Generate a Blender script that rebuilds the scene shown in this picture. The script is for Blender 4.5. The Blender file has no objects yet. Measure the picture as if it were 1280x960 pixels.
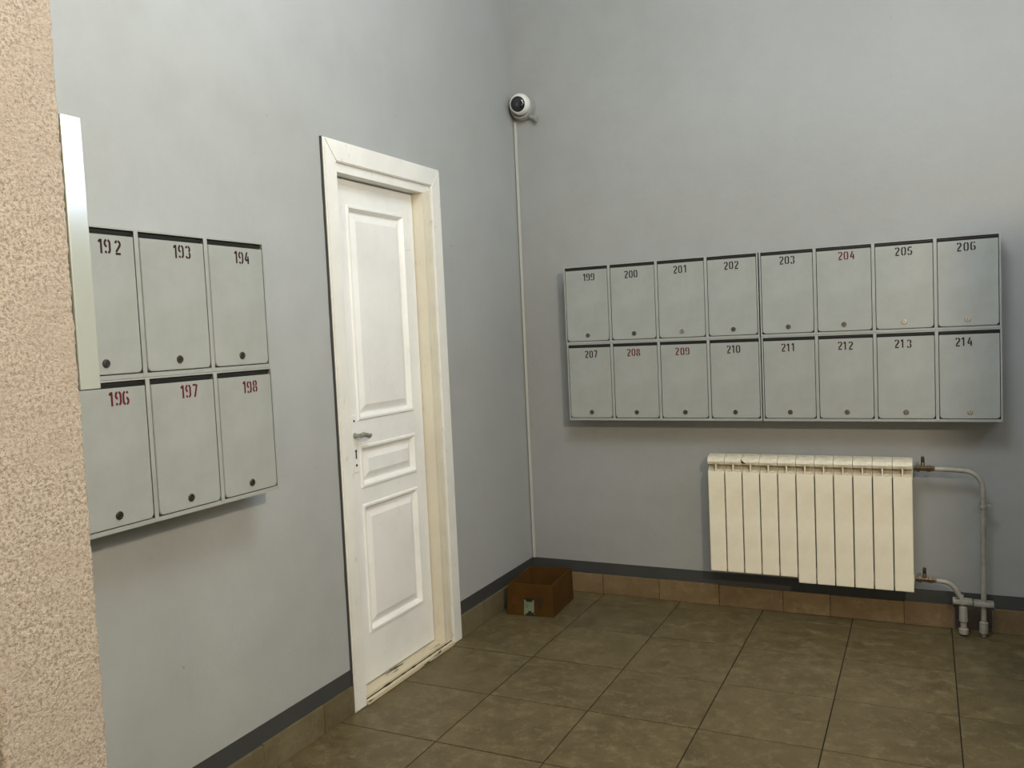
import bpy, bmesh, math, random
from mathutils import Vector, Matrix, noise
random.seed(4)
SC = bpy.context.scene
COL = SC.collection
R = math.radians

# ------------------------------------------------------------------ camera
cam_d = bpy.data.cameras.new('camera')
cam_d.sensor_fit = 'HORIZONTAL'
cam_d.sensor_width = 36.0
cam_d.lens = 1055.69 / 1280 * 36.0
cam_d.clip_start = 0.05
cam = bpy.data.objects.new('camera', cam_d)
COL.objects.link(cam)
right = Vector((0.89790496, 0.43781278, -0.04567983))
fwd = Vector((-0.43994348, 0.89602638, -0.05988713))
up = right.cross(fwd)
m = Matrix((right, up, -fwd)).transposed().to_4x4()
m.translation = Vector((1.9209, -4.0734, 1.3718))
cam.matrix_world = m
SC.camera = cam

# ------------------------------------------------------------------ world, lights, exposure
w = bpy.data.worlds.new('world'); SC.world = w
w.use_nodes = True
w.node_tree.nodes['Background'].inputs[0].default_value = (0.5, 0.55, 0.62, 1)
w.node_tree.nodes['Background'].inputs[1].default_value = 0.02
vs = SC.view_settings
vs.view_transform = 'Standard'; vs.look = 'None'; vs.gamma = 1; vs.use_curve_mapping = False
vs.exposure = 0.0

def bulb(name, loc, energy, color, radius):
    l = bpy.data.lights.new(name, 'POINT'); l.energy = energy; l.color = color; l.shadow_soft_size = radius
    o = bpy.data.objects.new(name, l); o.location = loc; COL.objects.link(o); return o
LAMP = Vector((2.8, -3.6, 2.35))
bulb('warm_bulb_light', LAMP, 182, (1.0, .85, .63), .07)
LAMP2 = Vector((1.5, -2.3, 3.2))
bulb('ceiling_globe_light', LAMP2, 110, (.79, .90, 1.0), .42)
LAMP3 = Vector((2.0, -4.95, 1.0))
bulb('low_fill_light', LAMP3, 36, (1.0, .90, .74), .15)  # fill light added low behind the camera to brighten the roughcast
WINDOW_STRENGTH = 15.0
WINDOW_COLOR = (0.62, 0.76, 1.0, 1)

# ------------------------------------------------------------------ materials
def srgb(r, g, b):
    f = lambda c: (c / 255 / 12.92) if c / 255 <= .04045 else ((c / 255 + .055) / 1.055) ** 2.4
    return (f(r), f(g), f(b), 1)

class Mat:
    def __init__(s, name, rough=.6, spec=.5, metal=0):
        s.m = bpy.data.materials.new(name); s.m.use_nodes = True
        s.nt = s.m.node_tree; s.n = s.nt.nodes; s.l = s.nt.links
        s.b = s.n['Principled BSDF']
        s.b.inputs['Roughness'].default_value = rough
        s.b.inputs['Specular IOR Level'].default_value = spec
        s.b.inputs['Metallic'].default_value = metal
        s.tc = s.n.new('ShaderNodeTexCoord')
        s.h = None
    def noise(s, scale, detail=4, rough=.6, vec=None, stretch=None, space='Object'):
        t = s.n.new('ShaderNodeTexNoise'); t.inputs['Scale'].default_value = scale
        t.inputs['Detail'].default_value = detail; t.inputs['Roughness'].default_value = rough
        v = vec or s.tc.outputs[space]
        if stretch:
            mp = s.n.new('ShaderNodeMapping'); mp.inputs['Scale'].default_value = stretch
            s.l.new(v, mp.inputs[0]); v = mp.outputs[0]
        s.l.new(v, t.inputs['Vector'])
        return t.outputs['Fac']
    def ramp(s, fac, stops, interp='LINEAR'):
        r = s.n.new('ShaderNodeValToRGB'); r.color_ramp.interpolation = interp
        e = r.color_ramp.elements
        while len(e) < len(stops): e.new(.5)
        for el, (p, c) in zip(e, stops):
            el.position = p; el.color = c if hasattr(c, '__len__') else (c, c, c, 1)
        s.l.new(fac, r.inputs[0]); return r.outputs[0]
    def mix(s, a, b, fac, mode='MIX'):
        x = s.n.new('ShaderNodeMix'); x.data_type = 'RGBA'; x.blend_type = mode
        for i, v in ((0, fac), (6, a), (7, b)):
            if hasattr(v, 'is_linked') or isinstance(v, bpy.types.NodeSocket): s.l.new(v, x.inputs[i])
            else: x.inputs[i].default_value = v
        return x.outputs[2]
    def color(s, c):
        if isinstance(c, bpy.types.NodeSocket): s.l.new(c, s.b.inputs['Base Color'])
        else: s.b.inputs['Base Color'].default_value = c
        return s
    def bump(s, h, strength, dist):
        b = s.n.new('ShaderNodeBump'); b.inputs['Strength'].default_value = strength
        b.inputs['Distance'].default_value = dist; s.l.new(h, b.inputs['Height'])
        if s.h: s.l.new(s.h, b.inputs['Normal'])
        s.h = b.outputs[0]; s.l.new(s.h, s.b.inputs['Normal']); return s

M = {}
def wall_paint(name, base, light, dark):
    a = Mat(name, rough=.55, spec=.35)
    n1 = a.noise(1.1, 5, .55, space='Object'); n2 = a.noise(6, 6, .65)
    c = a.mix(dark, light, a.ramp(n1, [(.32, 0.), (.68, 1.)]))
    c = a.mix(c, base, .62)
    c = a.mix(c, (.82, .82, .80, 1), a.ramp(n2, [(.33, .32), (.6, 0.)]), 'MULTIPLY')
    sp = a.noise(38, 2, .5)
    c = a.mix(c, tuple(x * .45 for x in base[:3]) + (1,), a.ramp(sp, [(.76, 0.), (.79, .55)]))
    a.color(c)
    a.bump(a.noise(9, 4, .6), .35, .006); a.bump(a.noise(160, 3, .6), .25, .0012)
    a.l.new(a.ramp(n2, [(.3, .45), (.7, .62)]), a.b.inputs['Roughness'])
    return a.m
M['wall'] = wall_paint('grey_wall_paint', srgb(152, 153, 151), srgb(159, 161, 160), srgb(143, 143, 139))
M['wall_l'] = wall_paint('brightened_grey_wall_paint', srgb(163, 165, 163), srgb(171, 173, 172), srgb(154, 154, 150))  # lightened copy of the wall paint; left wall's extra brightness put into the colour
M['ceiling'] = Mat('white_ceiling_paint', .9).color(srgb(180, 180, 176)).m
M['dim'] = Mat('brown_grey_paint', .8).color(srgb(104, 98, 90)).m
a = Mat('dark_painted_band', .5); a.color(a.mix(srgb(66, 67, 66), srgb(54, 55, 54), a.noise(5, 5))); M['band'] = a.m

a = Mat('mailbox_powder_paint', .36, .45)
n = a.noise(7, 5, .6)
c = a.mix(srgb(156, 159, 155), srgb(147, 150, 144), a.ramp(n, [(.35, 0.), (.65, 1.)]))
c = a.mix(c, srgb(128, 124, 106), a.ramp(a.noise(3.1, 6, .7), [(.6, 0.), (.8, .35)]))
a.color(c); a.bump(a.noise(420, 2, .5), .25, .0006); M['mail'] = a.m
M['hood'] = Mat('mailbox_dark_slot', .45, .5).color(srgb(34, 34, 30)).m
a = Mat('lock_steel', .32, .5, 1.0); a.color(srgb(120, 117, 106)); M['lock'] = a.m
a = Mat('bright_lock_steel', .38, .5, 1.0); a.color(srgb(172, 170, 158)); M['lock_bright'] = a.m
M['black'] = Mat('black_hole', .5).color((.008, .008, .008, 1)).m
def paint_print(name, col):
    a = Mat(name, .6, .3)
    c = a.mix(col, srgb(165, 158, 150), a.ramp(a.noise(230, 3, .7), [(.62, 0.), (.80, .3)]))
    a.color(c); return a.m
M['num_red'] = paint_print('red_stencil_paint', srgb(86, 10, 20))
M['num_dark'] = paint_print('dark_red_stencil_paint', srgb(44, 10, 14))
M['num_blk'] = paint_print('brown_black_stencil_paint', srgb(26, 15, 15))

def door_white(name, base, dirt, amt):
    a = Mat(name, .38, .45)
    c = a.mix(base, tuple(x * .9 for x in base[:3]) + (1,), a.ramp(a.noise(4, 5, .6), [(.4, 0.), (.7, 1.)]))
    c = a.mix(c, dirt, a.ramp(a.noise(30, 5, .75, stretch=(1, 1, .35) if amt < .9 else (1.4, .22, 1.4)), [(.60, 0.), (.70 if amt < .9 else .64, amt)]))
    a.color(c); a.bump(a.noise(26, 4, .6, stretch=(1, 1, .3)), .25, .0015); return a.m
M['door'] = door_white('white_door_gloss', srgb(234, 233, 228), srgb(196, 186, 160), .25)
M['frame'] = door_white('white_frame_gloss', srgb(230, 228, 220), srgb(150, 132, 100), .42)
M['jamb'] = door_white('yellowed_jamb_paint', srgb(222, 214, 194), srgb(176, 146, 104), .35)
M['sill'] = door_white('worn_sill_paint', srgb(208, 196, 168), srgb(60, 44, 28), 1.)
M['gap_shadow_screw'] = Mat('gap_shadow_and_screw_grey', .9).color(srgb(62, 62, 60)).m  # dark grey for the drawn crack shadow, also used on the camera screws
M['handle'] = Mat('handle_metal', .35, .5, .6).color(srgb(160, 158, 148)).m

a = Mat('beige_roughcast', .85, .2)
c = a.mix(srgb(196, 185, 171), srgb(156, 142, 126), a.ramp(a.noise(150, 4, .7), [(.40, 1.), (.54, 0.)]))
c = a.mix(c, srgb(182, 169, 155), a.ramp(a.noise(9, 3, .5), [(.4, 0.), (.7, .8)]))
c = a.mix(c, srgb(120, 92, 78), a.ramp(a.noise(260, 2, .5), [(.62, 0.), (.72, .8)]))
a.color(c); a.bump(a.noise(150, 4, .8), 1., .007); M['stucco'] = a.m
a = Mat('pale_plastic_panel', .20, .8); a.color(srgb(156, 162, 155)); a.b.inputs['Coat Weight'].default_value = 1; a.b.inputs['Coat Roughness'].default_value = .14; a.b.inputs['Coat IOR'].default_value = 1.7; a.bump(a.noise(300, 2, .6), .12, .001); M['panel'] = a.m

def tile_mat(name, base, dark, light, sc=1.0, rough=.42):
    a = Mat(name, rough, .35)
    oi = a.n.new('ShaderNodeObjectInfo')
    av = a.n.new('ShaderNodeVectorMath'); av.operation = 'MULTIPLY_ADD'
    cv = a.n.new('ShaderNodeCombineXYZ')
    for i in range(3): a.l.new(oi.outputs['Random'], cv.inputs[i])
    a.l.new(cv.outputs[0], av.inputs[0]); av.inputs[1].default_value = (37, 53, 71)
    a.l.new(a.tc.outputs['Object'], av.inputs[2]); v = av.outputs[0]
    n1 = a.noise(6 * sc, 8, .75, vec=v); n2 = a.noise(17 * sc, 9, .85, vec=v)
    c = a.mix(dark, base, a.ramp(n1, [(.38, 0.), (.6, 1.)]))
    c = a.mix(c, light, a.ramp(n2, [(.49, 0.), (.64, .85)]))
    c = a.mix(c, dark, a.ramp(a.noise(24 * sc, 6, .8, vec=v), [(.58, 0.), (.72, .5)]))
    hv = a.n.new('ShaderNodeHueSaturation'); a.l.new(c, hv.inputs['Color'])
    mr = a.n.new('ShaderNodeMapRange'); a.l.new(oi.outputs['Random'], mr.inputs[0])
    mr.inputs[3].default_value = .92; mr.inputs[4].default_value = 1.07
    a.l.new(mr.outputs[0], hv.inputs['Value']); a.color(hv.outputs[0])
    a.l.new(a.ramp(n2, [(.35, rough - .06), (.7, rough + .16)]), a.b.inputs['Roughness'])
    a.bump(n2, .2, .001)
    return a.m
M['tile'] = tile_mat('stone_floor_tile', srgb(97, 85, 57), srgb(82, 71, 46), srgb(121, 110, 81))
M['skirt_back'] = tile_mat('beige_skirting_tile', srgb(120, 100, 72), srgb(106, 87, 61), srgb(132, 113, 84), .8)
M['skirt_left'] = tile_mat('olive_skirting_tile', srgb(108, 98, 74), srgb(94, 85, 62), srgb(119, 110, 86), .8)
a = Mat('dark_grout', .9); a.color(a.mix(srgb(44, 32, 20), srgb(32, 23, 14), a.noise(20))); M['grout'] = a.m
a = Mat('rough_cement', .95); a.color(a.mix(srgb(92, 80, 66), srgb(58, 48, 38), a.noise(30, 5))); a.bump(a.noise(60), .8, .006); M['cement'] = a.m

a = Mat('cream_radiator_enamel', .36, .5)
c = a.mix(srgb(232, 224, 203), srgb(222, 211, 186), a.ramp(a.noise(6, 4), [(.4, 0.), (.65, 1.)]))
c = a.mix(c, srgb(120, 96, 66), a.ramp(a.noise(45, 3, .6), [(.735, 0.), (.76, .8)])); a.color(c); M['rad'] = a.m
a = Mat('grimy_radiator_top_enamel', .4, .5)
c = a.mix(srgb(214, 206, 184), srgb(176, 164, 138), a.ramp(a.noise(22, 5, .7), [(.4, 0.), (.7, 1.)]))
c = a.mix(c, srgb(58, 44, 34), a.ramp(a.noise(60, 4, .7, stretch=(1, 1, 2)), [(.62, 0.), (.66, .85)])); a.color(c); M['radtop'] = a.m
a = Mat('grey_pipe_paint', .42, .5)
c = a.mix(srgb(158, 154, 144), srgb(136, 130, 118), a.ramp(a.noise(25, 5), [(.4, 0.), (.7, 1.)])); a.color(c); M['pipe'] = a.m
M['brass'] = Mat('tarnished_brass', .4, .5, .9).color(srgb(120, 104, 84)).m
M['dark_metal'] = Mat('dark_valve_metal', .5, .5, .4).color(srgb(52, 46, 42)).m
a = Mat('brown_cardboard', .85, .15)
c = a.mix(srgb(80, 54, 20), srgb(66, 44, 14), a.ramp(a.noise(8, 4, .6), [(.35, 0.), (.7, 1.)])); a.color(c)
a.bump(a.noise(90, 2, .5, stretch=(1, 1, .1)), .2, .001); M['card'] = a.m
M['card_dark'] = Mat('box_print_dark', .8).color(srgb(36, 22, 10)).m
M['card_red'] = Mat('box_print_red', .8).color(srgb(94, 46, 18)).m
M['sticker'] = Mat('pale_green_sticker', .6).color(srgb(112, 124, 98)).m
M['sticker_ink'] = Mat('sticker_black_ink', .6).color(srgb(18, 22, 18)).m
M['cam_white'] = Mat('camera_white_plastic', .35, .5).color(srgb(222, 222, 214)).m
M['cam_grey'] = Mat('camera_grey_base', .5, .4).color(srgb(150, 151, 146)).m
M['cam_glass'] = Mat('camera_black_glass', .06, .8).color((.006, .006, .007, 1)).m
M['cam_lens'] = Mat('camera_lens', .12, .8).color((.03, .03, .035, 1)).m
M['conduit'] = Mat('white_conduit_plastic', .5, .4).color(srgb(178, 178, 170)).m
a = Mat('lit_daylight_pane'); a.b.inputs['Emission Color'].default_value = WINDOW_COLOR
a.b.inputs['Emission Strength'].default_value = WINDOW_STRENGTH; M['pane'] = a.m

# ------------------------------------------------------------------ helpers
def bm_box(bm, x0, x1, y0, y1, z0, z1, bev=0):
    v = [bm.verts.new(p) for p in ((x0, y0, z0), (x1, y0, z0), (x1, y1, z0), (x0, y1, z0), (x0, y0, z1), (x1, y0, z1), (x1, y1, z1), (x0, y1, z1))]
    fs = [bm.faces.new([v[i] for i in f]) for f in ((0, 3, 2, 1), (4, 5, 6, 7), (0, 1, 5, 4), (1, 2, 6, 5), (2, 3, 7, 6), (3, 0, 4, 7))]
    if bev:
        es = list({e for f in fs for e in f.edges})
        bmesh.ops.bevel(bm, geom=es, offset=bev, segments=2, affect='EDGES', profile=.5)
    return v
def bm_poly(bm, pts, vec):
    """extrude a closed polygon along vec"""
    vec = Vector(vec)
    a_ = [bm.verts.new(p) for p in pts]; b_ = [bm.verts.new(Vector(p) + vec) for p in pts]
    n_ = len(pts)
    bm.faces.new(a_); bm.faces.new(list(reversed(b_)))
    for i in range(n_): bm.faces.new((a_[i], b_[i], b_[(i + 1) % n_], a_[(i + 1) % n_]))
def bm_tube(bm, path, rad, seg=14, cap=True):
    path = [Vector(p) for p in path]
    rads = rad if hasattr(rad, '__len__') else [rad] * len(path)
    rings = []; prev = None
    for i, p in enumerate(path):
        t = (path[min(i + 1, len(path) - 1)] - path[max(i - 1, 0)]).normalized()
        if prev is None: n_ = t.orthogonal().normalized()
        else: n_ = (prev - t * prev.dot(t)).normalized()
        prev = n_; b_ = t.cross(n_)
        rings.append([bm.verts.new(p + (n_ * math.cos(2 * math.pi * k / seg) + b_ * math.sin(2 * math.pi * k / seg)) * rads[i]) for k in range(seg)])
    for r0, r1 in zip(rings, rings[1:]):
        for k in range(seg): bm.faces.new((r0[k], r0[(k + 1) % seg], r1[(k + 1) % seg], r1[k]))
    if cap:
        bm.faces.new(list(reversed(rings[0]))); bm.faces.new(rings[-1])
def bm_lathe(bm, prof, axis_o, axis_d, seg=24):
    """prof: list of (distance along axis, radius)"""
    o_ = Vector(axis_o); d_ = Vector(axis_d).normalized()
    pts = [o_ + d_ * t for t, r in prof]
    n_ = d_.orthogonal().normalized(); b_ = d_.cross(n_); rings = []
    for p, (t, r) in zip(pts, prof):
        r = max(r, 1e-5)
        rings.append([bm.verts.new(p + (n_ * math.cos(2 * math.pi * k / seg) + b_ * math.sin(2 * math.pi * k / seg)) * r) for k in range(seg)])
    for r0, r1 in zip(rings, rings[1:]):
        for k in range(seg): bm.faces.new((r0[k], r0[(k + 1) % seg], r1[(k + 1) % seg], r1[k]))
    bm.faces.new(list(reversed(rings[0]))); bm.faces.new(rings[-1])
def mesh(bm, name, mat, smooth=None):
    bmesh.ops.recalc_face_normals(bm, faces=bm.faces)
    me = bpy.data.meshes.new(name); bm.to_mesh(me); bm.free()
    for m_ in (mat if isinstance(mat, (list, tuple)) else [mat]): me.materials.append(m_)
    if smooth is not None:
        me.polygons.foreach_set('use_smooth', [True] * len(me.polygons))
        me.set_sharp_from_angle(angle=R(smooth))
    return me
def link(name, me, parent=None, loc=(0, 0, 0), rotz=0):
    o = bpy.data.objects.new(name, me); COL.objects.link(o)
    o.location = loc; o.rotation_euler = (0, 0, rotz)
    if parent: o.parent = parent
    return o
def obj(name, bm, mat, parent=None, smooth=None, loc=(0, 0, 0)):
    return link(name, mesh(bm, name, mat, smooth), parent, loc)
def boxobj(name, dims, mat, parent=None, bev=0, loc=(0, 0, 0)):
    bm = bmesh.new(); bm_box(bm, *dims, bev=bev)
    return obj(name, bm, mat, parent, None, loc)
def tag(o, label, cat, group=None):
    o['label'] = label; o['category'] = cat
    if group: o['group'] = group
    return o
def thing(name, label, cat, loc=(0, 0, 0), rotz=0, group=None):
    return tag(link(name, None, None, loc, rotz), label, cat, group)
def struct(o, label=None, cat=None):
    o['kind'] = 'structure'
    if label: o['label'] = label
    if cat: o['category'] = cat
    return o

# ------------------------------------------------------------------ room shell
RX, FY, CH = 3.2, -5.6, 3.6        # right wall x, front wall y, ceiling height
DY0, DY1, DH = -1.575, -0.866, 2.055   # door opening in the left wall
bm = bmesh.new()
bm_box(bm, -.2, 0, FY, DY0, -.02, CH); bm_box(bm, -.2, 0, DY1, .2, -.02, CH); bm_box(bm, -.2, 0, DY0, DY1, DH, CH)
bm_box(bm, -.2, -.15, DY0, DY1, -.02, DH)
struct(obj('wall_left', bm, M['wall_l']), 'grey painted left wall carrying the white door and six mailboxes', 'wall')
struct(boxobj('wall_back', (0, RX + .2, 0, .2, -.02, CH), M['wall']), 'grey painted back wall behind the radiator and sixteen mailboxes', 'wall')
bm = bmesh.new()
WY0, WY1, WZ0, WZ1 = -1.5, -.8, 2.08, 2.62
bm_box(bm, RX, RX + .2, FY, WY0, -.02, CH); bm_box(bm, RX, RX + .2, WY1, 0, -.02, CH)
bm_box(bm, RX, RX + .2, WY0, WY1, -.02, WZ0); bm_box(bm, RX, RX + .2, WY0, WY1, WZ1, CH)
struct(obj('wall_right', bm, M['wall']), 'grey painted right wall with a high window', 'wall')
struct(boxobj('wall_front', (0, RX, FY - .2, FY, -.02, CH), M['dim']), 'grey painted wall behind the viewer', 'wall')
struct(boxobj('ceiling', (-.2, RX + .2, FY - .2, .2, CH, CH + .15), M['ceiling']), 'pale ceiling above the entrance hall', 'ceiling')
win = struct(link('window_1', None, None, (RX, (WY0 + WY1) / 2, WZ0)), 'high window letting in cool daylight on the right', 'window')
hw = (WY1 - WY0) / 2; hh = WZ1 - WZ0
bm = bmesh.new()
for a_ in ((-hw, hw, 0, .05), (-hw, hw, hh - .05, hh)): bm_box(bm, .02, .09, a_[0], a_[1], a_[2], a_[3])
for a_ in (-hw, -.025, hw - .05): bm_box(bm, .021, .089, a_, a_ + .05, .05, hh - .05)
obj('window_frame', bm, M['frame'], win)
for s in (0, 1):
    y0 = -hw + .05 if s == 0 else .025
    boxobj('pane', (.045, .055, y0, y0 + hw - .075, .05, hh - .05), M['pane'], win)

# painted dark bands above the skirting
BZ0, BZ1 = .094, .1617
struct(boxobj('trim_1', (.0, RX, -.0015, 0, BZ0, BZ1), M['band']), 'dark grey painted band above the back skirting tiles', 'trim')
struct(boxobj('trim_2', (0, .0015, FY, -1.6215, BZ0, BZ1), M['band']), 'dark grey painted band left of the door', 'trim')
struct(boxobj('trim_3', (0, .0015, -.8199, -.0016, BZ0, BZ1), M['band']), 'dark grey painted band between the door and the corner', 'trim')

# skirting tiles, one by one
def skirting(name, axis, cuts, mat, label, skip=()):
    root = struct(link(name, None), label, 'baseboard')
    for i, (a0, a1) in enumerate(zip(cuts, cuts[1:])):
        if i in skip: continue
        t = .012 + random.uniform(-.001, .001); h = .101 + random.uniform(-.002, .002); g = .0013
        if axis == 'x': boxobj('skirting_tile', (a0 + g, a1 - g, -t, 0, .0005, h), mat, root, .0012)
        else: boxobj('skirting_tile', (0, t, a0 + g, a1 - g, .0005, h), mat, root, .0012)
    return root
skirting('baseboard_back', 'x', [.0145, .10, .40, .70, 1.0, 1.30, 1.51, 1.819, 2.017, 2.165, 2.46, 2.76, 3.06, RX - .01], M['skirt_back'], 'beige tile skirting along the back wall under the radiator', skip=(8,))
struct(boxobj('trim_4', (2.02, 2.162, -.004, -.0016, 0, .10), M['cement']), 'bare cement patch where a skirting tile is missing behind the pipes', 'trim')
ys = [-1.794 - .302 * k for k in range(13) if -1.794 - .302 * k > FY] + [FY + .01]
skirting('baseboard_left', 'y', sorted([-1.6235] + ys), M['skirt_left'], 'olive beige tile skirting left of the door')
skirting('baseboard_left', 'y', [-.818, -.603, -.301, -.0135], M['skirt_left'], 'olive beige tile skirting between door and corner')

# floor: grout bed and single tiles
floor = struct(link('floor', None), 'brown beige stone tiled floor with dark joints', 'floor')
boxobj('grout', (-.2, RX + .2, FY - .2, .2, -.06, -.0025), M['grout'], floor)
SX, SY, TX, TY = .3999, .3963, .4068 - .3999, -.5152
bm = bmesh.new(); bm_box(bm, 0.0023, SX - .0023, 0.0023, SY - .0023, -.010, 0, bev=.0008)
TILE = mesh(bm, 'floor_tile', M['tile'])
j = -1
for j in range(-1, 13):
    for i in range(0, 8):
        x0 = TX + i * SX; y0 = TY - (j + 1) * SY
        if j == -1:
            pass
        o = link('floor_tile', TILE, floor, (x0, y0, random.uniform(-.0006, .0)))
        o.rotation_euler = (random.uniform(-.001, .001), random.uniform(-.001, .001), 0)
# cut row along the back wall
bm = bmesh.new(); bm_box(bm, 0.0023, SX - .0023, 0.0023, .1185, -.010, 0, bev=.0008)
CUT = mesh(bm, 'floor_tile', M['tile'])
for i in range(8): link('floor_tile', CUT, floor, (TX + i * SX, -.1189, random.uniform(-.0006, 0)))

# ------------------------------------------------------------------ door
DW = struct(link('door_1', None, None, (0, 0, 0)), 'white painted panelled door with worn frame in the left wall', 'door')
# leaf with three raised panels
LX = -.05; L0, L1, LZ0, LZ1 = -1.535, -.9565, .036, 1.984
panels = [(-1.428, -1.030, 1.062, 1.890), (-1.422, -1.030, .798, .966), (-1.422, -1.028, .226, .735)]
bm = bmesh.new()
PY0, PY1 = -1.425, -1.029
bm_box(bm, LX - .04, LX, L0, PY0, LZ0, LZ1); bm_box(bm, LX - .04, LX, PY1, L1, LZ0, LZ1)
zz = [LZ0] + [v for p in reversed(panels) for v in (p[2], p[3])] + [LZ1]
for k in range(0, len(zz), 2): bm_box(bm, LX - .04, LX, PY0, PY1, zz[k], zz[k + 1])
obj('leaf', bm, M['door'], DW)
def ring(bm, x0, r0, x1, r1):
    """four sloped quads between two rectangles (y0,y1,z0,z1) at depths x0 and x1"""
    def c(x, r): return [bm.verts.new((x, r[0], r[2])), bm.verts.new((x, r[1], r[2])), bm.verts.new((x, r[1], r[3])), bm.verts.new((x, r[0], r[3]))]
    a_, b_ = c(x0, r0), c(x1, r1)
    for k in range(4): bm.faces.new((a_[k], a_[(k + 1) % 4], b_[(k + 1) % 4], b_[k]))
def inset(r, d): return (r[0] + d, r[1] - d, r[2] + d, r[3] - d)
for p in panels:
    r = (PY0, PY1, p[2], p[3])
    bm = bmesh.new()
    seq = [(LX, r), (LX + .006, inset(r, .004)), (LX + .006, inset(r, .012)), (LX - .004, inset(r, .020)), (LX - .012, inset(r, .024)),
           (LX - .012, inset(r, .030)), (LX - .001, inset(r, .058))]
    for (x0, r0), (x1, r1) in zip(seq, seq[1:]): ring(bm, x0, r0, x1, r1)
    x1, r1 = seq[-1]
    bm.faces.new([bm.verts.new(q) for q in ((x1, r1[0], r1[2]), (x1, r1[1], r1[2]), (x1, r1[1], r1[3]), (x1, r1[0], r1[3]))])
    bmesh.ops.remove_doubles(bm, verts=bm.verts, dist=1e-5)
    obj('door_panel', bm, M['door'], DW)
# frame: jambs, head, sill
bm = bmesh.new()
bm_box(bm, -.11, .004, -1.552, -1.537, .0, 1.99); bm_box(bm, -.11, LX - .004, -1.537, -1.525, .03, 1.99)
obj('jamb', bm, M['frame'], DW)
bm = bmesh.new()
bm_box(bm, -.11, .002, -.950, -.895, .0, 1.99); bm_box(bm, .0025, .006, -.925, -.895, .0, 2.0)
bm_box(bm, -.10, -.0905, -.965, -.951, .03, 1.98)
obj('jamb', bm, M['jamb'], DW)
boxobj('head_jamb', (-.11, .004, -1.552, -.895, 1.988, 2.03), M['frame'], DW, .001)
# threshold with chipped nosing
bm = bmesh.new()
bm_box(bm, -.11, .006, -1.536, -.951, .0, .030)
bm_box(bm, .0065, .022, -1.549, -.900, .0, .018, bev=.003)
obj('threshold', bm, M['sill'], DW)
bm = bmesh.new(); prev = None
for k in range(71):      # broken dark joint between the sill board and its nosing
    y = -1.545 + .64 * k / 70; wv = .002 + .011 * max(0, noise.noise(Vector((y * 16, 2, 5))) + .25 * noise.noise(Vector((y * 70, 2, 5))))
    q = [bm.verts.new(c) for c in ((.0062, y, .0165), (.0068 + wv, y, .0165), (.0068 + wv, y, .0186), (.0062, y, .0195 + wv * .6))]
    if prev:
        for i in range(4): bm.faces.new((prev[i], prev[(i + 1) % 4], q[(i + 1) % 4], q[i]))
    prev = q
g = obj('worn_joint', bm, M['grout'], DW); g['label'] = 'dark chipped joint along the threshold'
# architrave, mitred
def casing(name, pts, mat):
    bm = bmesh.new(); bm_poly(bm, [(.0, y, z) for y, z in pts], (.016, 0, 0))
    es = [e for e in bm.edges if all(abs(v.co.x - .016) < 1e-6 for v in e.verts)]
    bmesh.ops.bevel(bm, geom=es, offset=.004, segments=2, affect='EDGES')
    return obj(name, bm, mat, DW)
yo0, yi0, yi1, yo1, zo, zi = -1.6195, -1.552, -.893, -.8219, 2.10, 2.022
casing('architrave', [(yo0, 0), (yi0, 0), (yi0, zi), (yo0, zo)], M['frame'])
casing('architrave', [(yi1, 0), (yo1, 0), (yo1, zo), (yi1, zi)], M['frame'])
casing('architrave', [(yo0 + .0006, zo), (yi0 + .0006, zi), (yi1 - .0006, zi), (yo1 - .0006, zo)], M['frame'])
# wavy dark strip coloured in for the crack shadow along the left casing
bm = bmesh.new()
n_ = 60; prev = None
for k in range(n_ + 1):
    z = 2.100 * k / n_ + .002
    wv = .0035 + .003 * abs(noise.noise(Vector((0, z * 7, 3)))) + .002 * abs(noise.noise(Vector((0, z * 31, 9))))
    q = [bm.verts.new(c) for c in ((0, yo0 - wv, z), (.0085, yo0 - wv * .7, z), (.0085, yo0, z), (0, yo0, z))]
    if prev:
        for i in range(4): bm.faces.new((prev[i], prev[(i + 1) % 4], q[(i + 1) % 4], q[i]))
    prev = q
g = obj('gap_shadow_strip', bm, M['gap_shadow_screw'], DW); g['label'] = 'dark uneven strip drawn for the crack shadow between casing and wall'
# lock furniture
hd = obj('door_handle', (lambda b: (bm_lathe(b, [(0, .011), (.004, .011), (.005, .008), (.030, .0075), (.034, .008)], (LX, -1.452, 1.008), (1, 0, 0), 16),
      bm_tube(b, [(LX + .034, -1.458, 1.008), (LX + .036, -1.44, 1.011), (LX + .037, -1.424, 1.008), (LX + .036, -1.405, 1.001), (LX + .033, -1.388, 1.004)], [.009, .0095, .009, .0095, .006], 12), b)[-1])(bmesh.new()), M['handle'], DW, 50)
bm = bmesh.new(); bm_box(bm, LX, LX + .003, -1.468, -1.432, .865, 1.085, bev=.0012)
esc = obj('lock_plate', bm, M['door'], DW)
bm = bmesh.new()
for (y, z, r) in ((-1.452, 1.064, .0045), (-1.4500, .893, .005)): bm_lathe(bm, [(0, r), (.0012, r)], (LX + .003, y, z), (1, 0, 0), 10)
bm_lathe(bm, [(0, .0055), (.0012, .0055)], (LX + .003, -1.450, .948), (1, 0, 0), 10)
bm_box(bm, LX + .003, LX + .0043, -1.453, -1.447, .918, .946)
obj('keyhole', bm, M['black'], esc)
bm = bmesh.new()
bm_box(bm, LX, LX + .002, -1.020, -.988, 1.745, 1.822, bev=.0008)
for z in (1.752, 1.815): bm_box(bm, LX + .002, LX + .003, -1.008, -1.001, z - .002, z + .002)
obj('painted_over_plate', bm, M['door'], DW)

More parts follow.
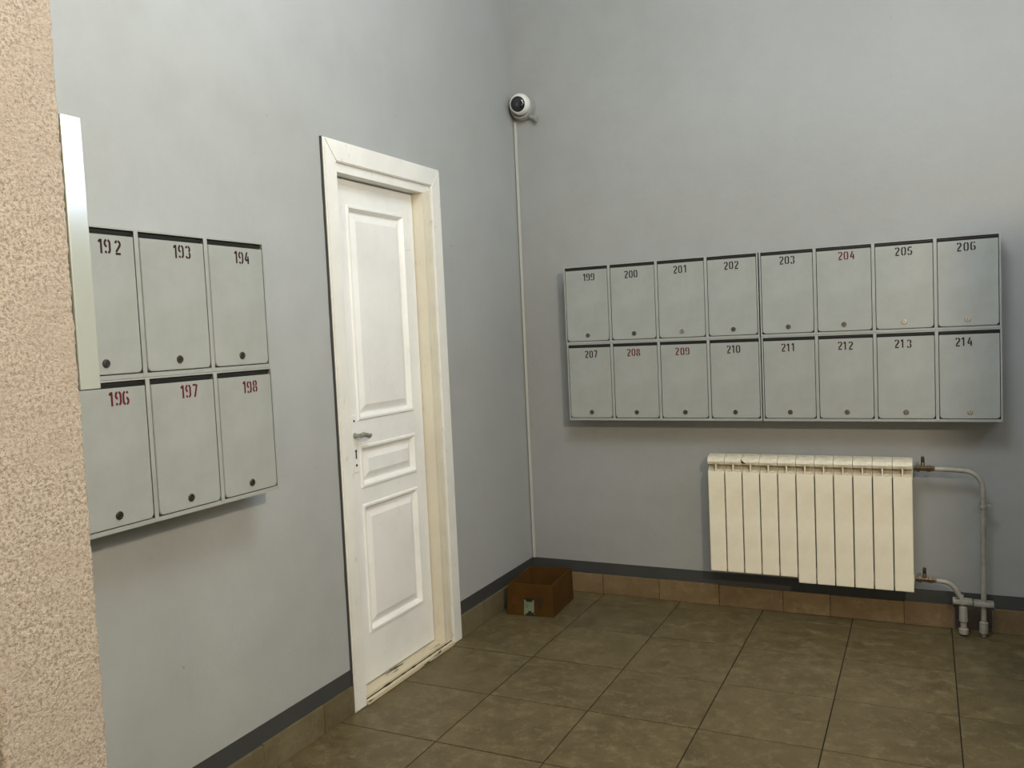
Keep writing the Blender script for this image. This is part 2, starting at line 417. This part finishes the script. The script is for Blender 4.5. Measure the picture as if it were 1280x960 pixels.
# ------------------------------------------------------------------ stencil numbers
def arc(cx, cy, rx, ry, a0, a1, n=7):
    return [(cx + rx * math.cos(R(a0 + (a1 - a0) * k / n)), cy + ry * math.sin(R(a0 + (a1 - a0) * k / n))) for k in range(n + 1)]
# unit cell: width 1, height 2
G = {
 '0': [arc(.5, 1.45, .38, .43, 100, 180) + arc(.5, .55, .38, .43, 180, 260), arc(.5, 1.45, .38, .43, 80, 0) + arc(.5, .55, .38, .43, 0, -80)],
 '1': [[(.22, 1.55), (.5, 1.88)], [(.60, 1.98), (.60, .02)]],
 '2': [arc(.5, 1.45, .38, .43, 165, 100, 4), arc(.5, 1.45, .38, .43, 80, -25, 7) + [(.20, .36)], [(.10, .12), (.92, .12)]],
 '3': [arc(.48, 1.47, .36, .41, 160, 100, 4), arc(.48, 1.47, .36, .41, 80, -62, 7), arc(.48, .55, .38, .43, 62, -80, 7), arc(.48, .55, .38, .43, -100, -165, 4)],
 '4': [[(.58, 1.92), (.14, .62)], [(.14, .62), (.60, .62)], [(.78, 1.25), (.78, .02)], [(.78, .62), (.98, .62)]],
 '5': [[(.30, 1.86), (.90, 1.86)], [(.17, 1.84), (.17, 1.05), (.45, 1.15)], arc(.48, .62, .40, .50, 60, -80, 7), arc(.48, .62, .40, .50, -100, -160, 4)],
 '6': [arc(.52, 1.45, .40, .43, 105, 180, 5) + arc(.52, .55, .40, .43, 180, 255, 5), arc(.54, 1.45, .36, .43, 75, 25, 4), arc(.54, .58, .36, .46, 80, -80, 8)],
 '7': [[(.10, 1.86), (.70, 1.86)], [(.90, 1.90), (.42, .02)]],
 '8': [arc(.5, 1.48, .34, .40, 105, 245, 7), arc(.5, 1.48, .34, .40, 75, -65, 7), arc(.5, .54, .39, .42, 108, 252, 7), arc(.5, .54, .39, .42, 72, -72, 7)],
 '9': [arc(.48, .55, .40, .43, -75, 0, 5) + arc(.48, 1.45, .40, .43, 0, 75, 5), arc(.46, .55, .36, .43, -105, -155, 4), arc(.46, 1.42, .36, .46, 100, 260, 8)],
}
def ribbon(bm, pts, hwid, S, ox, oz, y0, th):
    pts = [Vector((ox + px * S, oz + pz * S)) for px, pz in pts]
    Lf, Rt = [], []
    for i, p in enumerate(pts):
        t = (pts[min(i + 1, len(pts) - 1)] - pts[max(i - 1, 0)]).normalized(); n_ = Vector((-t.y, t.x))
        k = 1.0 if i in (0, len(pts) - 1) else min(1.4, 1 / max(.5, abs(n_.dot(Vector((-(pts[i] - pts[i - 1]).normalized().y, (pts[i] - pts[i - 1]).normalized().x))))))
        Lf.append(p + n_ * hwid * k); Rt.append(p - n_ * hwid * k)
    def V(p, y): return bm.verts.new((p.x, y, p.y))
    a_ = [(V(l_, y0), V(r_, y0), V(l_, y0 - th), V(r_, y0 - th)) for l_, r_ in zip(Lf, Rt)]
    for p, q in zip(a_, a_[1:]):
        bm.faces.new((p[2], p[3], q[3], q[2])); bm.faces.new((p[0], q[0], q[1], p[1]))
        bm.faces.new((p[0], p[2], q[2], q[0])); bm.faces.new((p[1], q[1], q[3], p[3]))
    bm.faces.new((a_[0][0], a_[0][1], a_[0][3], a_[0][2])); bm.faces.new((a_[-1][0], a_[-1][2], a_[-1][3], a_[-1][1]))
def number_bm(txt, cx, cz, y0, h=.036, gaps=(0, 0)):
    S = h / 2; bm = bmesh.new(); pitch = 1.32 * S
    xs = [0, pitch + gaps[0], 2 * pitch + gaps[0] + gaps[1]]
    if '1' in txt[:2] and txt[0] == '1': xs = [0, pitch * .82 + gaps[0], pitch * 1.82 + gaps[0] + gaps[1]]
    wid = xs[2] + S
    for ch, x in zip(txt, xs):
        dz = random.uniform(-.0008, .0008)
        for st in G[ch]: ribbon(bm, st, S * .152, S, cx - wid / 2 + x, cz - h / 2 + dz, y0, .0004)
    return bm

# ------------------------------------------------------------------ mailbox units
CACHE = {}
def mailbox_unit(loc, rotz, W, H, nums, label, group, numcols, bright=(), dx=None):
    """four compartments side by side; local x along the wall, -y out of the wall, z up"""
    u = thing('mailbox_unit', label, 'mailbox', loc, rotz, group)
    D = .12; n = 4; c = W / n; t = .0065
    key = (round(W, 4), round(H, 4))
    if key not in CACHE:
        bm = bmesh.new()
        bm_box(bm, 0, W, -.004, 0, 0, H)                              # back
        bm_box(bm, .0, W, -D, -.004, 0, .011); bm_box(bm, .0, W, -D, -.004, H - .0045, H)
        for k in range(n + 1):
            x0 = 0 if k == 0 else (W - t if k == n else k * c - t)
            x1 = t if k == 0 else (W if k == n else k * c + t)
            # folded sheet: a flat lip at the front with a web behind
            bm_box(bm, x0, x1, -D - .0008, -D + .0015, .0005, H - .0003, bev=.0005)
            mid = (x0 + x1) / 2
            bm_box(bm, mid - .001, mid + .001, -D + .0015, -.004, .011, H - .0045)
        # hood behind each slot
        for k in range(n):
            pass
        body = mesh(bm, 'mailbox_body', M['mail'])
        bm = bmesh.new()
        hp = [(-D + .010, H - .0048), (-D + .0065, H - .0085), (-D + .0065, H - .012), (-D + .010, H - .0165), (-D + .0125, H - .024), (-D + .016, H - .024), (-D + .016, H - .0048)]
        bm_poly(bm, [(t + .0002, y, z) for y, z in hp], (c - 2 * t - .0004, 0, 0))
        hood = mesh(bm, 'slot_hood', M['hood'], 50)
        # door, rounded lower corners, folded edge
        dw, z0, z1, r = c - 2 * t - .005, .0135, H - .0200, .014
        pts = [(-dw / 2, z1), (-dw / 2, z0 + r)] + [(-dw / 2 + r - r * math.cos(R(a_)), z0 + r - r * math.sin(R(a_))) for a_ in (22, 45, 68, 90)] + \
              [(dw / 2 - r + r * math.sin(R(a_)), z0 + r - r * math.cos(R(a_))) for a_ in (0, 22, 45, 68, 90)] + [(dw / 2, z1)]
        bm = bmesh.new(); bm_poly(bm, [(x, -.0012, z) for x, z in pts], (0, .012, 0))
        es = [e for e in bm.edges if all(abs(v.co.y + .0012) < 1e-6 for v in e.verts)]
        bmesh.ops.bevel(bm, geom=es, offset=.0014, segments=2, affect='EDGES')
        dm = mesh(bm, 'mailbox_door', M['mail'])
        bm = bmesh.new()
        bm_lathe(bm, [(0, .0108), (.002, .0108), (.0034, .0098), (.0036, .0075), (.0022, .0072), (.0022, .0066), (.0030, .0060)], (0, -.0012, 0), (0, -1, 0), 20)
        lk = mesh(bm, 'lock', M['lock'], 35); lb = lk.copy(); lb.materials.clear(); lb.materials.append(M['lock_bright'])
        bm = bmesh.new(); bm_box(bm, -.0010, .0010, -.0047, -.0040, -.0042, .0042)
        ks = mesh(bm, 'key_slot', M['black'])
        CACHE[key] = (body, dm, lk, lb, ks, hood)
    body, dm, lk, lb, ks, hood = CACHE[key]
    link('case', body, u)
    for k in range(4): link('slot_hood', hood, u, (k * c, 0, 0))
    for k, num in enumerate(nums):
        d = link('mailbox_door', dm, u, ((k + .5) * c, -D, 0))
        if num: d['label'] = 'small grey mailbox door numbered ' + num
        o = link('lock', lb if num in bright else lk, d, (random.uniform(-.003, .003), 0, .041))
        o.rotation_euler = (0, R(random.choice([0, 0, 35, 90, -20])), 0)
        if num in bright: o['label'] = 'bright chrome lock'
        # key slot joined into a copy of the lock would be a fourth level, so it sits beside it
        s_ = link('key_slot', ks, d, (o.location.x, 0, .041)); s_.rotation_euler = o.rotation_euler
        if num:
            nx, nz, gp = (dx or {}).get(num, (0, 0, (0, 0)))
            obj('number', number_bm(num, nx, H - .0505 + nz, -.00125, gaps=gp), M[numcols[k]], d)
    return u
gR = 'mailbox units on the back wall'; gL = 'mailbox units on the left wall'
z0 = .9191; HR = .3842; WR = .9495
Rn = dict([('200', (-.005, -.006, (0, 0))), ('208', (-.008, 0, (0, 0))), ('203', (.003, .004, (0, 0))), ('204', (0.0120, 0.0040, (0, .001))), ('205', (0, .004, (.001, 0))), ('206', (-.005, .004, (.002, .001))),
           ('199', (0.0140, -0.0060, (0, 0))), ('207', (.010, -.0015, (0, 0))), ('209', (-0.0050, -0.0015, (.002, 0))), ('213', (-.009, 0, (-.003, .003))),
           ('211', (-.002, 0, (-.003, -.003))), ('212', (0, 0, (-.004, .0))), ('214', (-0.0190, 0.0000, (-.004, 0))), ('210', (-0.0030, 0.0000, (-.003, -.002)))])
mailbox_unit((.298, -.0005, z0), 0, WR, HR - .001, ['207', '208', '209', '210'], 'grey metal mailbox unit numbered 207 to 210, lower left on the back wall', gR, ['num_dark', 'num_red', 'num_red', 'num_dark'], dx=Rn)
mailbox_unit((.296, -.0005, z0 + HR), 0, WR, HR, ['199', '200', '201', '202'], 'grey metal mailbox unit numbered 199 to 202, upper left on the back wall', gR, ['num_blk', 'num_blk', 'num_blk', 'num_blk'], ('201',), dx=Rn)
mailbox_unit((1.252, -.0005, z0), 0, WR, HR - .001, ['211', '212', '213', '214'], 'grey metal mailbox unit numbered 211 to 214, above the radiator', gR, ['num_dark', 'num_dark', 'num_dark', 'num_dark'], ('214',), dx=Rn)
mailbox_unit((1.251, -.0005, z0 + HR), 0, WR, HR, ['203', '204', '205', '206'], 'grey metal mailbox unit numbered 203 to 206, upper right on the back wall', gR, ['num_blk', 'num_red', 'num_blk', 'num_blk'], ('205', '206'), dx=Rn)
WL = .2315 * 4
Ln = dict([('192', (0.0340, 0.0010, (0, .006))), ('193', (0.0290, 0.0040, (0, 0))), ('194', (0.0200, 0.0010, (0, 0))), ('196', (0.0250, 0.0040, (.001, -.002))), ('197', (0.0170, 0.0040, (0, 0))), ('198', (0.0160, -0.0020, (0, 0)))])
mailbox_unit((.0005, -2.072 - WL, .925), R(90), WL, .3765, [None, '196', '197', '198'], 'grey metal mailbox unit numbered 196 to 198, lower row on the left wall', gL, ['num_red'] * 4, dx=Ln)
mailbox_unit((.0005, -2.076 - WL, .925 + .3772), R(90), WL, .3765, [None, '192', '193', '194'], 'grey metal mailbox unit numbered 192 to 194, upper row on the left wall', gL, ['num_dark'] * 4, dx=Ln)

# ------------------------------------------------------------------ radiator
rad = thing('radiator', 'cream aluminium sectional radiator on the back wall below the mailboxes', 'radiator', (0, 0, 0))
P = (1.8655 - .992) / 11
prof = [(-.128, .672), (-.126, .684), (-.112, .694), (-.106, .708), (-.108, .714), (-.136, .717), (-.1395, .729), (-.133, .744), (-.118, .753), (-.098, .757), (-.060, .757), (-.050, .748), (-.050, .690), (-.062, .672)]
def section_mesh():
    bm = bmesh.new(); hwid = P / 2 - .0009
    bm_poly(bm, [(-hwid, y, z) for y, z in prof], (2 * hwid, 0, 0))
    bm_box(bm, -.004, .004, -.130, -.050, .215, .672)                  # web
    bm_box(bm, -.030, .030, -.055, -.050, .20, .672)                  # rear plate
    bm_tube(bm, [(-hwid, -.088, .228), (hwid, -.088, .228)], .021, 12)
    return mesh(bm, 'section', M['radtop'], 35)
def panel_mesh(zb):
    bm = bmesh.new(); hwid = P / 2 - .0024
    pts = [(-hwid, -.136), (-hwid, -.1395), (-hwid + .003, -.142), (hwid - .003, -.142), (hwid, -.1395), (hwid, -.136)]
    bm_poly(bm, [(x, y, zb) for x, y in pts], (0, 0, .683 - zb))
    es = [e for e in bm.edges if all(abs(v.co.z - zb) < 1e-6 and v.co.y < -.139 for v in e.verts)]
    bmesh.ops.bevel(bm, geom=es, offset=.003, segments=2, affect='EDGES')
    return mesh(bm, 'front_panel', M['rad'], 30)
bmr = bmesh.new(); bm_box(bmr, -.0024, .0024, -.1405, -.108, .6832, .7165); ribm = mesh(bmr, 'rib', M['rad'])
sm = section_mesh(); pa, pb = panel_mesh(.209), panel_mesh(.185)
for k in range(11):
    s = link('section', sm, rad, (.992 + (k + .5) * P, 0, 0))
    link('rib', ribm, s)
    f = link('front_panel', pa if k < 5 else pb, s)
    if k == 0: f['label'] = 'shorter front panel'
# chip of missing enamel on the third section
bm = bmesh.new()
cx = .992 + 2 * P
bm_poly(bm, [(cx - .006, -.1402, .742), (cx + .020, -.1402, .722), (cx + .002, -.1402, .724)], (0, .0012, 0))
ch = obj('paint_chip', bm, M['dark_metal'], rad); ch['label'] = 'dark triangular chip in the enamel'
# brackets to the wall
for x in (1.19, 1.67):
    for z in (.66, .24): boxobj('wall_bracket', (x - .007, x + .007, -.049, 0, z - .004, z + .004), M['pipe'], rad)

# ------------------------------------------------------------------ pipes
YP = -.085
def valve(root, x0, z, label):
    bm = bmesh.new()
    bm_lathe(bm, [(0, .013), (.010, .013), (.012, .0165), (.024, .0165), (.026, .012), (.050, .0125), (.052, .0155), (.066, .0155), (.068, .0125), (.082, .012)], (x0, YP, z), (1, 0, 0), 6)
    bm_lathe(bm, [(0, .009), (.016, .008), (.020, .0065)], (x0 + .036, YP, z + .006), (0, 0, 1), 12)
    v = obj('valve', bm, M['brass'], root, 30)
    bm = bmesh.new()
    bm_box(bm, x0 + .029, x0 + .043, YP - .006, YP + .006, z + .025, z + .052, bev=.004)
    h = obj('valve_handle', bm, M['dark_metal'], v, 40)
    return v
def clamp(root, x, z, wdt):
    bm = bmesh.new()
    bm_box(bm, x - wdt / 2, x + wdt / 2, YP - .020, YP - .014, z - .010, z + .010, bev=.0015)
    bm_lathe(bm, [(0, .0155), (.020, .0155)], (x, YP, z - .010), (0, 0, 1), 16)
    bm_box(bm, x - wdt / 2, x + wdt / 2, YP + .014, YP + .019, z - .010, z + .010, bev=.0015)
    for s in (-1, 1): bm_lathe(bm, [(0, .0045), (.048, .0045)], (x + s * wdt * .4, YP - .024, z), (0, 1, 0), 8)
    bm_box(bm, x - .006, x + .006, YP + .018, -.002, z - .005, z + .005)
    return obj('clamp', bm, M['pipe'], root, 35)
up_ = thing('heating_pipe', 'tall grey heating pipe bending down from the top of the radiator', 'pipe', group='radiator pipes')
path = [(1.93, YP, .713), (1.99, YP, .712), (2.045, YP, .709)]
for k in range(1, 9):
    a_ = R(90 - 90 * k / 8); path.append((2.055 + .073 * math.cos(a_), YP, .636 + .073 * math.sin(a_)))
path += [(2.128, YP, .5), (2.127, YP, .3), (2.126, YP, .05)]
bm = bmesh.new(); bm_tube(bm, path, .0105, 16); obj('tube', bm, M['pipe'], up_, 50)
for o_, d_ in (((1.985, YP, .712), (1, 0, -.02)), ((2.04, YP, .7095), (1, 0, -.02)), ((2.128, YP, .62), (0, 0, 1))):
    bm = bmesh.new(); bm_lathe(bm, [(0, .012), (.006, .012)], o_, d_, 16)
    obj('weld_seam', bm, M['pipe'], up_, 35)
valve(up_, 1.868, .7135, '')
clamp(up_, 2.1265, .146, .075)
bm = bmesh.new()
bm_lathe(bm, [(0, .0145), (.012, .0145)], (2.128, YP, .553), (0, 0, 1), 18)
bm_box(bm, 2.1195, 2.1365, YP + .013, -.001, .556, .562)
bm_box(bm, 2.141, 2.168, YP - .002, YP + .006, .562, .568); bm_box(bm, 2.155, 2.172, YP - .004, YP + .004, .556, .560); bm_lathe(bm, [(0, .004), (.03, .004)], (2.150, YP - .012, .562), (0, 1, 0), 8)
cl = obj('clip', bm, M['pipe'], up_, 35)
bm = bmesh.new(); bm_lathe(bm, [(0, .0085), (.010, .0105), (.018, .0165), (.062, .0168), (.066, .0125)], (2.1255, YP, .003), (0, 0, 1), 18)
obj('floor_sleeve', bm, M['pipe'], up_, 35)
lp = thing('heating_pipe', 'short grey heating pipe bending from the bottom of the radiator to the floor', 'pipe', group='radiator pipes')
path = [(1.93, YP, .229), (1.97, YP, .227), (1.985, YP, .226), (2.000, YP, .221), (2.014, YP, .209), (2.026, YP, .190), (2.040, YP, .165), (2.047, YP, .150), (2.050, YP, .13), (2.0505, YP, .05)]
bm = bmesh.new(); bm_tube(bm, path, .0105, 16); obj('tube', bm, M['pipe'], lp, 50)
valve(lp, 1.868, .2295, '')
clamp(lp, 2.048, .149, .075)
bm = bmesh.new(); bm_lathe(bm, [(0, .009), (.006, .019), (.026, .019), (.030, .0125), (.056, .0125), (.060, .0172), (.122, .0172), (.126, .0125)], (2.0505, YP, .003), (0, 0, 1), 18)
obj('floor_sleeve', bm, M['pipe'], lp, 30)

# ------------------------------------------------------------------ cardboard box
bx = thing('cardboard_box', 'small open brown cardboard box in the corner beside the door', 'box', (.171, -.293, 0))
foot = [Vector((.060, -.456)), Vector((.302, -.436)), Vector((.281, -.131)), Vector((.038, -.152))]
cen = Vector((.171, -.293)); foot = [f - cen for f in foot]
tops = [Vector((.077, -.459)), Vector((.299, -.437)), Vector((.277, -.129)), Vector((.052, -.150))]
tops = [f - cen for f in tops]; BH = .158
def shrink(q, d): 
    c_ = sum(q, Vector((0, 0))) / 4; return [p + (c_ - p).normalized() * d * 1.4 for p in q]
bm = bmesh.new()
o0 = [bm.verts.new((*p, .001)) for p in foot]; o1 = [bm.verts.new((*p, BH + dz)) for p, dz in zip(tops, (0, 0, .001, -.002))]
i1 = [bm.verts.new((*p, BH + dz)) for p, dz in zip(shrink(tops, .004), (0, 0, .001, -.002))]; i0 = [bm.verts.new((*p, .006)) for p in shrink(foot, .004)]
for k in range(4):
    n_ = (k + 1) % 4
    bm.faces.new((o0[k], o0[n_], o1[n_], o1[k])); bm.faces.new((o1[k], o1[n_], i1[n_], i1[k])); bm.faces.new((i1[k], i1[n_], i0[n_], i0[k]))
bm.faces.new(o0[::-1]); bm.faces.new(i0)
obj('carton', bm, M['card'], bx)
# inner flaps folded down along the long sides
q0, q1 = shrink(tops, .006), shrink(foot, .012)
for k in (1, 3):
    bm = bmesh.new(); n_ = (k + 1) % 4
    a_, b_ = q0[k], q0[n_]; c_ = (q0[k] + q0[(k + 2) % 4]) * .5
    inw = ((a_ + b_) * -.5).normalized() * .012
    v = [bm.verts.new(c) for c in ((*a_, BH - .001), (*b_, BH - .001), (*(b_ + inw), BH - .085), (*(a_ + inw), BH - .085))]
    v2 = [bm.verts.new(x.co + Vector((*(inw.normalized() * .003), 0))) for x in v]
    bm.faces.new(v); bm.faces.new(v2[::-1])
    for i in range(4): bm.faces.new((v[i], v2[i], v2[(i + 1) % 4], v[(i + 1) % 4]))
    obj('flap', bm, M['card'], bx)
F0, F1, T0, T1 = foot[0], foot[1], tops[0], tops[1]
nrm = Vector(((F1 - F0).y, -(F1 - F0).x)).normalized()
def face_quad(bm, u0, u1, v0, v1, off):
    def P_(u, v):
        s = F0.lerp(F1, u).lerp(T0.lerp(T1, u), v); s = s + nrm * off; return (s.x, s.y, .001 + v * (BH - .001))
    f_ = [bm.verts.new(P_(u, v)) for u, v in ((u0, v0), (u1, v0), (u1, v1), (u0, v1))]
    bm.faces.new(f_)
bm = bmesh.new(); face_quad(bm, .37, .585, .02, .50, .0006); st = obj('sticker', bm, M['sticker'], bx)
bm = bmesh.new()
face_quad(bm, .41, .55, .44, .53, .0010); face_quad(bm, .38, .43, .50, .57, .0010); face_quad(bm, .47, .50, .52, .58, .0010); face_quad(bm, .54, .57, .50, .57, .0010)
face_quad(bm, .43, .56, .02, .09, .0010); face_quad(bm, .46, .53, .09, .15, .0010); face_quad(bm, .40, .44, .02, .05, .0010); face_quad(bm, .55, .58, .0, .12, .0010)
for k in range(3): face_quad(bm, .39, .46, .36 - k * .05, .372 - k * .05, .0010)
obj('sticker_print', bm, M['sticker_ink'], st)
bm = bmesh.new()
face_quad(bm, .62, .80, .55, .59, .0006); face_quad(bm, .62, .80, .46, .49, .0006); face_quad(bm, .66, .77, .38, .42, .0006)
face_quad(bm, .68, .75, .26, .38, .0006); face_quad(bm, .64, .79, .50, .515, .0006)
pr = obj('printed_symbol', bm, M['card_dark'], bx); pr['label'] = 'dark printed handling symbol'
bm = bmesh.new()
for k in range(3): face_quad(bm, .10 + k * .045, .115 + k * .045, .34, .58, .0006)
pr = obj('printed_symbol', bm, M['card_red'], bx); pr['label'] = 'faint reddish printed bars'

# ------------------------------------------------------------------ security camera and its conduit
sc_ = thing('security_camera', 'white ball security camera high in the corner above the conduit', 'camera', (.066, 0, 2.535))
bm = bmesh.new(); bm_lathe(bm, [(.0005, .064), (.042, .064), (.050, .060), (.052, .052), (.030, .046)], (0, 0, 0), (0, -1, 0), 36)
obj('base', bm, M['cam_grey'], sc_, 40)
bc = Vector((.010, -.075, .004)); aim = Vector((.09, -.966, -.20)).normalized(); br = .054
bm = bmesh.new(); prof_ = []
for k in range(0, 33):
    a_ = math.pi * k / 32; t = -br * math.cos(a_); rr = br * math.sin(a_)
    if t < br * .66: prof_.append((t, rr))
prof_ += [(br * .67, .0402), (br * .665, .0385), (br * .60, .038)]
bm_lathe(bm, prof_, bc, aim, 36); ball = obj('ball_housing', bm, M['cam_white'], sc_, 40)
bm = bmesh.new(); prof_ = [(br * .60, .0384)] + [(br * (.64 + .24 * math.sin(R(a_))), .0384 * math.cos(R(a_))) for a_ in range(0, 90, 10)]
bm_lathe(bm, prof_, bc, aim, 32); gl = obj('window', bm, M['cam_glass'], ball, 60)
bm = bmesh.new(); bm_lathe(bm, [(br * .84, .0125), (br * .895, .010), (br * .89, .008), (br * .885, .0001)], bc + aim * .0, aim, 24); obj('lens', bm, M['cam_lens'], ball, 40)
tq = aim.orthogonal().normalized(); tb = aim.cross(tq)
for a_ in (75, 190, 305):
    bm = bmesh.new()
    dd = (aim * .80 + (tq * math.cos(R(a_)) + tb * math.sin(R(a_))) * .60).normalized()
    bm_lathe(bm, [(br - .0005, .003), (br + .0008, .003)], bc, dd, 8)
    obj('screw', bm, M['gap_shadow_screw'], ball)
bm = bmesh.new(); bm_lathe(bm, [(0, .011), (.030, .011), (.034, .013), (.044, .013)], (.046, -.030, -.054), (.5, -.1, -.25), 12)
obj('cable_gland', bm, M['cam_grey'], sc_, 40)
cd = boxobj('cable_conduit', (.005, .019, -.0115, -.0016, .162, 2.470), M['conduit'], None, .001)
tag(cd, 'thin white cable conduit running down the wall corner', 'conduit')

# ------------------------------------------------------------------ roughcast pier on the left and the panel behind it
PX, PY_F, PY_N = .600, -3.086, -3.271
bm = bmesh.new()
path = []   # plan outline from the far face round the end to the near face
rc = .006
for x in (0.0, .2, .4, .52, .57): path.append((x, PY_F))
path += [(PX - rc, PY_F)] + [(PX - rc + rc * math.sin(R(a_)), PY_F - rc + rc * math.cos(R(a_))) for a_ in (30, 60)] + [(PX, PY_F - rc)]
k_ = int((PY_F - PY_N - 2 * rc) / .0035)
for k in range(1, k_): path.append((PX, PY_F - rc - (PY_F - PY_N - 2 * rc) * k / k_))
path += [(PX, PY_N + rc)] + [(PX - rc + rc * math.cos(R(a_)), PY_N + rc - rc * math.sin(R(a_))) for a_ in (30, 60)] + [(PX - rc, PY_N)]
for x in (.57, .52, .4, .2, 0.0): path.append((x, PY_N))
zs = [0, .2, .4, .55]
z = .60
while z < 2.10: zs.append(z); z += .0042
zs += [2.2, 2.5, 2.9, CH]
rows = []
for z in zs:
    row = []
    for i, (x, y) in enumerate(path):
        p = Vector((x, y, z))
        if x > .55 and .55 < z < 2.2:
            n_ = noise.noise(p * 120) * .0016 + noise.noise(p * 260) * .0012 + noise.noise(p * 25) * .0015
            if abs(y - PY_F) < rc * 1.2: p.y += n_ * .8; p.x += n_
            else: p.x += n_
        row.append(bm.verts.new(p))
    rows.append(row)
for r0, r1 in zip(rows, rows[1:]):
    for i in range(len(path) - 1): bm.faces.new((r0[i], r0[i + 1], r1[i + 1], r1[i]))
struct(obj('wall_pier', bm, M['stucco'], smooth=70), 'beige roughcast wall end at the left of the view', 'wall')
pn = boxobj('wall_panel', (.15, PX - .0, PY_F + .001, PY_F + .041, 1.307, 1.782), M['panel'], None, .0015)
tag(pn, 'pale flat panel sticking out behind the beige roughcast wall end', 'panel')

# ceiling lamp fittings above the bulbs, outside the view
for L_, lab in ((LAMP, 'plain warm ceiling lamp near the right wall, outside the view'), (LAMP2, 'plain cool ceiling lamp in mid hall, outside the view')):
    cl_ = thing('ceiling_lamp', lab, 'lamp', (L_.x, L_.y, CH)); dz_ = CH - L_.z - .2
    bm = bmesh.new(); bm_lathe(bm, [(0, .06), (.02, .06), (.03, .012), (dz_, .012), (dz_ + .01, .02), (dz_ + .02, .02)], (0, 0, 0), (0, 0, -1), 20)
    obj('lamp_holder', bm, M['cam_white'], cl_, 40)
wl_ = thing('fill_lamp', 'small low fill lamp added behind the viewer, outside the view', 'lamp', (LAMP3.x, FY, LAMP3.z))  # fitting made up to carry the added fill light
bm = bmesh.new(); bm_lathe(bm, [(.001, .06), (.03, .06), (.04, .015), (.44, .015), (.46, .03)], (0, 0, 0), (0, 1, 0), 20)
obj('lamp_holder', bm, M['cam_white'], wl_, 40)
# unseen door leaf added at the right to shade the lower back wall
dl = struct(link('shade_leaf', None, None, (3.18, -2.32, 0)), 'unseen door leaf added on the right to shade the back wall', 'door')
dl.rotation_euler = (0, 0, R(180))
boxobj('leaf', (0, .66, -.02, .02, .01, 2.12), M['dim'], dl, .002)
